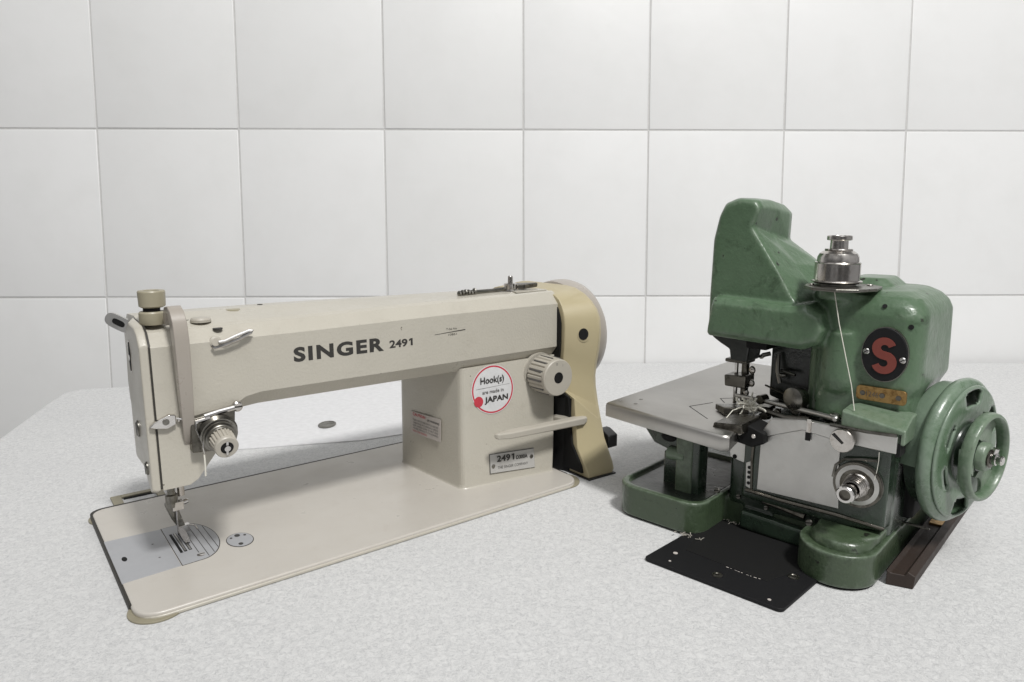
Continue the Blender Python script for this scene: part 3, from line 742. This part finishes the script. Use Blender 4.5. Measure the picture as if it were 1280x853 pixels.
# oiler plate + cap
q = MB(); q.prism([(56, 36), (62, 12), (74, -2), (96, -6), (112, 4), (121, 24), (118, 50), (104, 66), (76, 70), (60, 60)], 250, 252.8); q.build('oiler_plate', 'gun', B, bevel=.8)
q = MB(); q.lathe([(21.6, 0), (21.9, .8), (21.5, 1.4), (19.6, 2.2), (19.4, 20), (19.7, 20.6), (19.3, 21.4), (17.9, 22), (17.6, 27), (16, 31), (13, 33.6), (11.6, 34), (12, 35), (11.6, 36), (7.8, 36.6), (7.6, 44.6), (10.4, 45.4), (10.7, 46), (10.7, 49.6), (10, 50.5), (7.4, 50.4), (6.6, 48.5)], (83, 34, 0), (0, 0, 1), 48)
q.bm.verts.ensure_lookup_table()
for v in q.bm.verts: v.co.z = (256 + v.co.z*1000*.83)/1000
CAP = q.build('oiler_cap', 'cap', B, ang=22)
q = MB(); q.lathe([(19, 0), (19, 1.6)], (83, 34, 254.6), (0, 0, 1), 32); q.build('cap_gasket', 'void', CAP)
q = MB(); q.lathe([(16.5, 0), (16.5, 3)], (83, 34, 252.6), (0, 0, 1), 32); q.build('cap_seat', 'gun', CAP)
for (x, y) in ((108, 48), (66, 20)):
    q = MB(); screw(q, (x, y, 252.6), (0, 0, 1), 2.6, 1.6); q.build('plate_screw', 'cap', B)

# column and bracket left
q = MB(); q.prism(rrect(-48, -23, -8, 14, 4), 28, 96); q.build('stage_column', 'greendark', B, bevel=1)
q = MB(); q.prism(rrect(-49, -30, -10, 0, 2.5), 30, 96); q.build('column_face', 'greenshade', B, bevel=1.5)
q = MB(); q.prism([(-96, 98), (-92, 88), (-80, 74), (-62, 70), (-48, 74), (-48, 98)], -2, 12, 'y'); q.build('stage_bracket', 'greendark', B, bevel=2)
q = MB(); q.lathe([(7, 0), (7, 20)], (-60, -4, 68), (1, 0, 0), 20); q.build('bracket_pin', 'green', B)
q = MB(); q.prism(rrect(-70, -44, 2, 30, 3), 30, 66); q.build('bracket_foot', 'greendark', B, bevel=1)
q = MB(); q.ball((-62, -2.5, 84), (9, 2.5, 5), 8); q.build('bracket_recess', 'void', B)

# work plate (stage)
S0 = [(-133, -18), (16, -41), (22, -37), (14, 6), (2, 24), (-4, 60), (0, 297), (-136, 297)]
def off(P, d):
    c = Vector((-60, 130)); return [tuple(Vector(p)+(c-Vector(p)).normalized()*d) for p in P]
q = MB()
q.rings([[(x, y, 96.5) for x, y in off(S0, .4)], [(x, y, 97) for x, y in S0], [(x, y, 108.5) for x, y in S0], [(x, y, 111) for x, y in off(S0, .9)], [(x, y, 112) for x, y in off(S0, 3)]])
ST = q.build('work_plate', 'stage', B, ang=60)
q = MB()
def strip(a, b, w=.5, z=112.15):
    a = Vector(a); b = Vector(b); d = (b-a).normalized(); n_ = Vector((-d.y, d.x))*w
    q.rings([[(p.x, p.y, z-.4) for p in (a-n_, b-n_, b+n_, a+n_)], [(p.x, p.y, z) for p in (a-n_, b-n_, b+n_, a+n_)]])
strip((-20, 0), (-57, 30)); strip((-57, 30), (-46, 62)); strip((-36, 70), (-48, 84)); strip((-48, 84), (-20, 116))
q.build('plate_seam', 'void', ST)
for (x, y) in ((-112, 20), (-106, 0), (-126, 0), (-90, 190)):
    q = MB(); q.lathe([(2, 0), (1.6, .3)], (x, y, 112), (0, 0, 1), 14, sy=1.6); q.build('plate_screw', 'gun', ST)

# front cover plate (bright steel), bar, screw
q = MB(); q.rings([[(x, y, z) for x, z in ((36, 52), (112, 54.5), (110, 80), (109, 119), (76, 124), (37, 104))] for y in (1.5, -1.2)]); FC = q.build('cover_plate', 'steel', B, bevel=.6)
q = MB(); q.rings([[(x, y, z) for x, z in ((34, 104), (76, 121), (110, 117), (154.5, 116.5), (154.5, 132), (110, 130.5), (76, 131), (46, 126))] for y in (3, -3)]); q.build('throat_bar', 'steel', B, bevel=1.0)
q = MB(); q.box(153.5, 157, -2, 16, 114, 134); q.build('bar_end', 'void', B)
q = MB(); q.box(79, 83.5, -3.6, -3, 112.5, 120.5); q.build('bar_slot', 'void', B)
q = MB(); q.box(80, 83.6, -4.2, -3, 120.5, 133); q.build('bar_pin', 'cap', B)
q = MB(); q.lathe([(5, 0), (5, 4), (10.4, 4.4), (10.6, 7), (10, 8)], (113.5, -3, 121), (-.1, -1, 0), 36); TS = q.build('thumb_screw', 'cap', B)
q = MB(); q.tube([(105, -11.6, 126), (114, -11.6, 119)], .9, 6); q.build('screw_slot', 'void', TS)
# tension dial
q = MB(); q.lathe([(21, 0), (20.5, 2.2), (17, 3)], (126.5, 3, 81.5), (0, -1, 0), 40); q.build('dial_washer', 'gun', B)
q = MB(); q.lathe([(19.5, 0), (19.8, 1.5), (12.5, 2.8), (12, 1)], (126.3, -1, 81.5), (0, -1, 0), 40); q.build('tension_disc', 'steel', B)
q = MB(); q.lathe([(14.5, 0), (14.3, .8), (11.5, .8)], (126.3, -3.0, 81.5), (0, -1, 0), 40); q.lathe([(20.6, 0), (20.4, .6), (19.6, .6)], (126.3, -2.2, 81.5), (0, -1, 0), 40); q.build('dial_ring', 'oily', B)
q = MB()
sp_ = [(126.2+10.0*(1-i/90*.3)*math.cos(i*.42), -4-i*.17, 81.7+10.0*(1-i/90*.3)*math.sin(i*.42)) for i in range(90)]
q.tube(sp_, 1.3, 6); q.build('tension_spring', 'cap', B)
q = MB(); q.lathe([(5.5, 0), (5.5, 26), (7.6, 27), (7.6, 33), (6.8, 34), (4.8, 34), (4.4, 30)], (126, 0, 81.5), (0, -1, 0), 28); TT = q.build('tension_stud', 'chrome', B)
q = MB(); q.cyl((126, -29.5, 81.5), (0, -1, 0), 4.6, 1.5, 16); q.build('stud_bore', 'oily', TT)
q = MB(); q.tube([(105.5, -2, 84), (107, -2, 95), (114, -2, 102.5), (128, -2, 105.5), (141, -3, 107.5)], 1.3, 8); q.build('thread_arm', 'gun', B)

# left steel block and looper parts
q = MB(); q.rings([[(x, y, z) for x, z in ((2, 99), (24, 102), (25, 79), (19, 74), (5, 77))] for y in (3, 12)]); LSB = q.build('guide_block', 'steel', B, bevel=.8)
q = MB(); q.lathe([(2.3, 0), (2.3, .4)], (10, 3.1, 78.5), (0, -1, 0), 12); q.box(8, 10, 2.4, 3.2, 92, 99); q.build('block_hole', 'void', LSB)
q = MB(); q.rings([[(x, y, z) for x, z in ((23, 76), (30, 80), (30, 50), (24, 52))] for y in (0, 8)]); gl = q.build('guide_link', 'steel', B, bevel=.6)
q = MB()
for z in (72, 67, 62, 56): q.lathe([(1.7, 0), (1.7, .5)], (27, -.1, z), (0, -1, 0), 10)
q.build('link_hole', 'void', gl)
# looper bracket, foot carriage
q = MB(); q.prism([(2, 100), (6, 112), (28, 117), (44, 112), (44, 102), (32, 96)], -10, 20, 'y'); q.build('looper_bracket', 'void', B, bevel=1.5)
q = MB(); q.prism([(-4, 109), (-2, 117), (26, 120), (28, 111)], -22, 24, 'y'); q.build('stitch_tongue', 'oily', B, bevel=1)
for (x, y, z) in ((20, -11, 108), (12, -11, 104), (34, -11, 108)):
    q = MB(); screw(q, (x, y, z), (0, -1, 0), 2.2, 1.2); q.build('bracket_screw', 'cap', B)
q = MB(); q.rings([[(-30, 36, 113), (-12, 20, 113), (8, 34, 113), (-8, 56, 113)], [(-30, 36, 119), (-14, 22, 121), (8, 34, 121), (-8, 56, 119)]]); q.build('presser_foot', 'oily', B, bevel=1)
q = MB(); q.tube([(-14, 50, 128), (20, 42, 130), (60, 28, 131.5), (93, 12, 134), (101, 6, 135)], 2.5, 12); q.ball((101, 6, 135), 3.2, 8); q.build('presser_arm', 'steel', B)
q = MB(); q.ball((98, 14, 136), (5, 5, 3), 6); q.ball((113, 8, 137), (4, 4, 3.5), 6); q.rings([[(94, 16, 132), (118, 8, 132), (118, 16, 132), (96, 24, 132)], [(94, 16, 135), (118, 8, 135), (118, 16, 135), (96, 24, 135)]]); q.build('arm_pivot', 'cap', B)
# needle bar and upper mechanism under the head
q = MB(); q.lathe([(2.1, 0), (2.1, 60)], (-17.5, 55, 118), (0, 0, 1), 12); q.build('needle_bar', 'chrome', B)
q = MB(); q.lathe([(4, 0), (4, 62)], (-9, 58, 122), (0, 0, 1), 14); q.build('presser_bar', 'oily', B)
q = MB(); q.rings([[(-25, 44, 138), (-2, 44, 138), (-2, 66, 138), (-25, 66, 138)], [(-26, 44, 150), (-2, 44, 152), (-2, 66, 152), (-26, 66, 150)]]); q.box(-26, -2, 44, 66, 164, 168); nc = q.build('needle_clamp', 'oily', B, bevel=1.5)
q = MB(); q.ball((2, 50, 158), (3.5, 3, 4.5), 6); q.ball((2, 50, 144), (3.5, 3, 4), 6); q.ball((-3, 50, 133), (3, 3, 3.5), 6); q.build('clamp_screw', 'cap', B)
q = MB(); q.rings([[(x, y, z) for x, z in ((-42, 197), (-42, 189), (-32, 183), (-22, 178), (-20, 166), (-2, 166), (0, 182), (4, 197))] for y in (44, 76)]); q.build('bar_bushing', 'oilblack', B, bevel=2)
q = MB(); q.rings([[(x, y, z) for x, z in ((14, 196), (14, 130), (44, 122), (62, 130), (74, 196))] for y in (66, 110)]); q.build('inner_frame', 'oilblack', B, bevel=3)
q = MB(); q.box(8, 78, 108, 150, 112, 200); q.box(2, 24, 30, 90, 184, 198)
q.build('back_frame', 'void', B, bevel=2)
q = MB(); q.lathe([(5, 0), (10, 2), (11, 14), (7, 16)], (58, 40, 141), (-.3, -1, 0), 20); q.tube([(16, 52, 144), (40, 44, 140), (56, 38, 138)], 1.1, 6)
q.tube([(24, 60, 176), (26, 56, 160), (30, 54, 148)], 2.2, 8); q.tube([(28, 60, 160), (44, 56, 158)], 1.6, 8); q.ball((33, 52, 157), (4, 3, 2.4), 6)
q.tube([(20, 30, 124), (50, 24, 122), (74, 20, 126)], 2.6, 8); q.tube([(60, 34, 130), (84, 26, 132)], 3, 8)
q.tube([(8, 56, 172), (14, 48, 176), (20, 50, 178)], 2.4, 8)
q.build('drive_rod', 'gun', B)
q = MB()
random.seed(11)
for i in range(16):
    x = random.uniform(14, 84); y = random.uniform(30, 58); z = random.uniform(116, 136)
    if random.random() < .5: q.cyl((x, y, z), (random.uniform(-.4, .4), -1, random.uniform(-.2, .2)), random.uniform(2, 5), random.uniform(4, 12), 14)
    else: q.box(x-random.uniform(3, 8), x+random.uniform(3, 8), y-4, y+6, z-random.uniform(2, 4), z+random.uniform(2, 4))
q.build('linkage_block', 'oily', B, bevel=.5)

# wheel guard, hand wheel
ca, sa = math.cos(R(12.5)), math.sin(R(12.5))
ax = Vector((ca, -sa, 0)); WC = Vector((205.3, 80, 105.4))
GC = WC-ax*.0
q = MB()
q.lathe([(40, -46), (58, -45), (60.5, -42), (61, -26), (50, -25)], GC, ax, 48, a0=R(-118), a1=R(96))
DR = q.build('wheel_housing', 'green2', B, ang=50)
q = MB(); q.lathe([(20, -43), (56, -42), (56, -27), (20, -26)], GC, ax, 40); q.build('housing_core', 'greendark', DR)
q = MB(); q.lathe([(53, -29), (62, -29), (65.3, -27.5), (66.8, -24), (66.2, -20.5), (63.8, -17.8), (61.3, -16.6), (60.3, -16.4), (59.2, -18), (55, -27), (20, -27)], GC, ax, 72)
GD = q.build('wheel_guard', 'green2', B, ang=60)
HOLES = ((2, 17, 44, 58), (62, 17, 40, 46), (112, 17, 40, 46), (176, 17, 43, 58), (240, 16, 43, 57), (300, 15, 43, 57))
q = MB()
na = 120; prf = [(r_, t_-6.8) for r_, t_ in [(60.4, -9.6), (59.6, -8.6), (58, -8.2), (57, -8.0), (54, -7.8), (50, -7.6), (46, -7.6), (44, -7.6), (43, -7.6), (40, -7.8), (37, -8.2), (33, -9.5), (26, -10)]]
uu_ = Vector((0, 0, 1)); vv_ = ax.cross(uu_)
V = [[q.v(GC+ax*t+(uu_*math.cos(2*PI*k/na)+vv_*math.sin(2*PI*k/na))*r) for k in range(na)] for r, t in prf]
for i in range(len(prf)-1):
    rm = (prf[i][0]+prf[i+1][0])/2
    for k in range(na):
        am = 360*(k+.5)/na; cut = False
        for a, w_, r0, r1 in HOLES:
            d_ = abs((am-a+180) % 360-180)
            edge = min(rm-r0, r1-rm)
            if edge > 0 and d_ < w_*(1 if edge > 2.2 else .82): cut = True
        if not cut: q.f([V[i][k], V[i][(k+1) % na], V[i+1][(k+1) % na], V[i+1][k]])
GF = q.build('guard_face', 'green2', B, ang=50)
m_ = GF.modifiers.new('solid', 'SOLIDIFY'); m_.thickness = .0028; m_.offset = 0
q = MB(); q.lathe([(57, 0), (57, 1), (20, 1)], GC-ax*26.5, ax, 48); q.build('guard_opening_dark', 'void', GF)  # black disc behind the cut-outs, painting the shade inside them
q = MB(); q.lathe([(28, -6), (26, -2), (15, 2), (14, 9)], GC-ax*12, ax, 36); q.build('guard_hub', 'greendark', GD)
# rim of hand wheel
rimp = [(34.8, -3.6), (35.6, -5.2), (37.8, -5.6), (39.6, -4), (40.1, 0), (39.7, 3), (38.6, 4.6), (36.6, 4.8), (35.2, 3.4), (34.6, 0)]
q = MB(); q.lathe(rimp+[rimp[0]], WC, ax, 72, ends=False)
u = Vector((0, 0, 1)); v = ax.cross(u)
for a_ in (95, 215, 335):
    rs_ = []
    for k in range(9):
        t_ = k/8; rr_ = 12+24.5*t_; hw_ = (9+7*(2*t_-1)**2)
        d_ = uu_*math.cos(R(a_))+vv_*math.sin(R(a_)); n_ = ax.cross(d_)
        rs_.append([WC+d_*rr_-n_*hw_-ax*6, WC+d_*rr_+n_*hw_-ax*6, WC+d_*rr_+n_*hw_-ax*3.2, WC+d_*rr_-n_*hw_-ax*3.2])
    q.rings(rs_)
q.lathe([(13, -14), (13, 2), (11, 4)], WC, ax, 32)
HW = q.build('handwheel', 'green', B, ang=50)
q = MB(); q.lathe([(7.5, 0), (7.5, 7)], WC-ax*1, ax, 24)
for k in range(4): q.lathe([(7.6, 0), (8.8, .7), (7.6, 1.4)], WC+ax*(-1.5+k*2.1), ax, 24)
q.build('wheel_spring', 'oily', HW)
q = MB(); q.lathe([(5.4, 0), (5.4, 3), (4.2, 3.6), (4.2, 7), (3.4, 8)], WC+ax*6.5, ax, 20); q.cyl(WC+ax*7+u*4, u+ax*.2, 2.4, 6, 12); q.build('wheel_shaft', 'chrome', HW)
# motor bracket below drum
q = MB(); q.prism(rrect(120, 158, 62, 170, 6), 37, 96); q.build('rear_bracket', 'void', B, bevel=2)
q = MB(); q.lathe([(2.6, 0), (2.4, 1.4)], (156, 38, 92), (0, -1, 0), 12); q.build('bracket_bolt', 'gun', B)
q = MB(); q.box(150, 172, 66, 69, 30, 31.2); q.build('bracket_shelf', 'gun', B)
# mounting plate
q = MB(); q.prism(rrect(-20, 110, -113, 60, 5), .4, 3.4)
for v_ in q.bm.verts: 
    v_.co.x += (v_.co.y+.113)*.05
MP = q.build('mounting_plate', 'blackplate', B, bevel=.8)
q = MB(); q.prism([(2, -74), (82, -78), (96, -40), (100, 5), (-4, 12), (-8, -30)], 3.2, 3.9); q.build('rubber_sheet', 'void', MP, bevel=.3)
for (x, y, r) in ((46, -97, 4.6), (96, -54, 5)):
    q = MB(); q.lathe([(r, 0), (r, .8), (r*.6, 1.2), (r*.5, .6)], (x, y, 3.3), (0, 0, 1), 24); q.build('plate_screw', 'gun', MP)
for (x, y, r) in ((96, -105, 1.5), (2, -103, 1.2), (-2, -86, 2.2)):
    q = MB(); q.lathe([(r, 0), (r, .5)], (x, y, 3.3), (0, 0, 1), 12); q.build('plate_pin', 'pale', MP)
q = MB()
rq = random.Random(5)
for k in range(9):
    x_ = 45+k*3.8+rq.uniform(-.8, .8); y_ = -79.3+rq.uniform(-.5, .5)
    q.box(x_, x_+rq.uniform(.8, 2.6), y_, y_+rq.uniform(.3, .9), 3.9, 4.05)
q.build('chipped_edge', 'pale', MP)
# rail
q = MB(); q.rings([[(157, y, .3), (177, y+6, .3), (178, y+6, 12), (172, y+5, 15), (170, y+4, 11.5), (160, y+1, 11.5), (157, y, 14)] for y in (-6, 262)])
q.build('support_rail', 'rail', B, bevel=.8)
q = MB(); q.box(160, 172, 128, 150, 11.6, 13.4); q.build('rail_shim', 'brass', B)

# lint, loose threads
def frizz(mb, c, n, spread, r, seed, flatz=.5, ln=6):
    rd = random.Random(seed)
    for i in range(n):
        p = Vector((c[0]+rd.gauss(0, spread[0]), c[1]+rd.gauss(0, spread[1]), c[2]+abs(rd.gauss(0, spread[2]))))
        d = Vector((rd.uniform(-1, 1), rd.uniform(-1, 1), rd.uniform(-.3, 1)*flatz)).normalized(); P = [p]
        for k in range(4):
            d = (d+Vector((rd.uniform(-.8, .8), rd.uniform(-.8, .8), rd.uniform(-.6, .6)*flatz))).normalized()
            P.append(P[-1]+d*ln/4)
        mb.tube(P, r*rd.uniform(.6, 1.3), 4)
def place(o): o.location = B.location; o.rotation_euler = B.rotation_euler; return o
q = MB()
frizz(q, (9, 30, 123), 34, (5.5, 4, 1.8), .8, 3, .9, 13)
for k in range(3): q.rings([[(4+k*7, 30, 121+k), (9+k*7, 28, 121), (10+k*6, 34, 128), (6+k*6, 36, 127)], [(4+k*7, 30.5, 121+k), (9+k*7, 28.5, 121), (10+k*6, 34.5, 128), (6+k*6, 36.5, 127)]])
o = place(q.build('thread_scraps', 'thread')); tag(o, 'tuft of cut white thread ends caught at the overlock needle', 'thread scraps')
q = MB(); q.tube([(2, 28, 122), (0, 14, 122), (0, -2, 116), (-3, -8, 113), (1, -14, 113), (-4, -16, 113)], .5, 5); q.tube([(0, 0, 114), (6, -8, 113), (-3, -4, 113)], .5, 5)
o = place(q.build('thread_tail', 'thread')); tag(o, 'short crinkled white thread tail over the edge of the steel work plate', 'thread')
q = MB(); frizz(q, (-6, -46, 4.0), 16, (8, 1.2, .4), .4, 5, .2, 5)
o = place(q.build('lint_clump', 'lint')); tag(o, 'pale lint against the front corner of the green base', 'lint')
q = MB()
rd = random.Random(8)
for i in range(46):
    t_ = i/45; frizz(q, (0+86*t_, 10.2+1*rd.random(), 4.6), 1, (1, .8, .4), .4, 40+i, .3, 5)
o = place(q.build('lint_line', 'lint')); tag(o, 'line of grey lint along the seam between green base and black plate', 'lint')
q = MB(); q.tube([(90.5, 8, 250), (98, 4, 222), (106, 2, 195), (113, 3, 168), (117.5, 1.5, 147)], .42, 6)
o = place(q.build('sewing_thread', 'thread')); tag(o, 'white thread hanging taut from the chrome oiler plate past the red S badge', 'thread')
q = MB(); q.tube([(142, -5, 116), (142, -4, 109), (141, -2, 100), (140, -3, 90)], .3, 5)
o = place(q.build('sewing_thread', 'thread')); tag(o, 'short fine thread hanging from the steel bar to the overlock tension dial', 'thread')
q = MB(); q.tube([(69.5, 47, 106), (69.6, 47, 96), (69.4, 48, 86.5)], .75, 6)
o = q.build('sewing_thread', 'thread'); o.location = A.location; o.rotation_euler = A.rotation_euler
tag(o, 'short white thread end dangling below the tension knob of the cream machine', 'thread')

# things behind the cream machine, seen under its arm
q = MB(); q.lathe([(13, 0), (13, 1.2), (11, 1.8), (10.5, 1.2)], (-281.9, 1021, 2.4), (0, 0, 1), 36, sy=1.35, up=(1, 0, 0))
o = q.build('metal_cap', 'gun'); tag(o, 'small round grey metal cap lying on white paper under the arm', 'cap')
q = MB(); q.prism([(-560, 990), (-420, 900), (-215, 950), (-100, 1010), (-60, 1180), (-250, 1330), (-520, 1240)], .3, 1.6)
o = q.build('paper_sheet', 'paper', None); tag(o, 'flat white paper sheet lying behind the cream sewing machine', 'paper')
# ------------------------------------------------------------------ light
def area(name, loc, target, size, power, col=(1, 1, 1), sy=None):
    l = bpy.data.lights.new(name, 'AREA'); l.energy = power; l.size = size; l.color = col
    if sy: l.shape = 'RECTANGLE'; l.size_y = sy
    o = bpy.data.objects.new(name, l); COL.objects.link(o); o.location = loc
    o.rotation_euler = (Vector(target)-Vector(loc)).to_track_quat('-Z', 'Y').to_euler()
    return o
area('ceiling_lamp', (1.15, -1.35, 3.55), (.1, .9, 0), .5, 134, (1, .988, .965))
area('soft_fill', (.3, -.9, 3.6), (.2, 1.0, 0), 2.4, 31, (.97, .985, 1))  # added soft fill overhead, for gradients on the metal; no known lamp
wd = bpy.data.worlds.new('World'); SC.world = wd; wd.use_nodes = True
nt = wd.node_tree; bg = nt.nodes['Background']
tc = N(nt, 'ShaderNodeTexCoord'); sep = N(nt, 'ShaderNodeSeparateXYZ'); nt.links.new(tc.outputs['Generated'], sep.inputs[0])
mr = N(nt, 'ShaderNodeMapRange'); mr.inputs['From Min'].default_value = -1; mr.inputs['From Max'].default_value = 1
nt.links.new(sep.outputs['Z'], mr.inputs['Value'])
rp = ramp(nt, mr.outputs[0], [(.3, (.25, .245, .24)), (.52, (.62, .62, .63)), (.8, (.95, .95, .95)), (1., (1, 1, 1))])
nt.links.new(rp.outputs['Color'], bg.inputs['Color']); bg.inputs['Strength'].default_value = .44
wn = N(nt, 'ShaderNodeTexNoise'); wn.inputs['Scale'].default_value = 1.6; wn.inputs['Detail'].default_value = 1; nt.links.new(tc.outputs['Generated'], wn.inputs['Vector'])
wr = ramp(nt, wn.outputs['Fac'], [(.40, .35), (.60, 1.25)])
nt.links.new(mixc(nt, 1., rp.outputs['Color'], wr.outputs['Color'], 'MULTIPLY'), bg.inputs['Color'])

SC.view_settings.view_transform = 'Standard'; SC.view_settings.look = 'None'
SC.view_settings.exposure = .11; SC.view_settings.gamma = 1
SC.render.engine = 'CYCLES'
SC.render.resolution_x = 1024; SC.render.resolution_y = 682
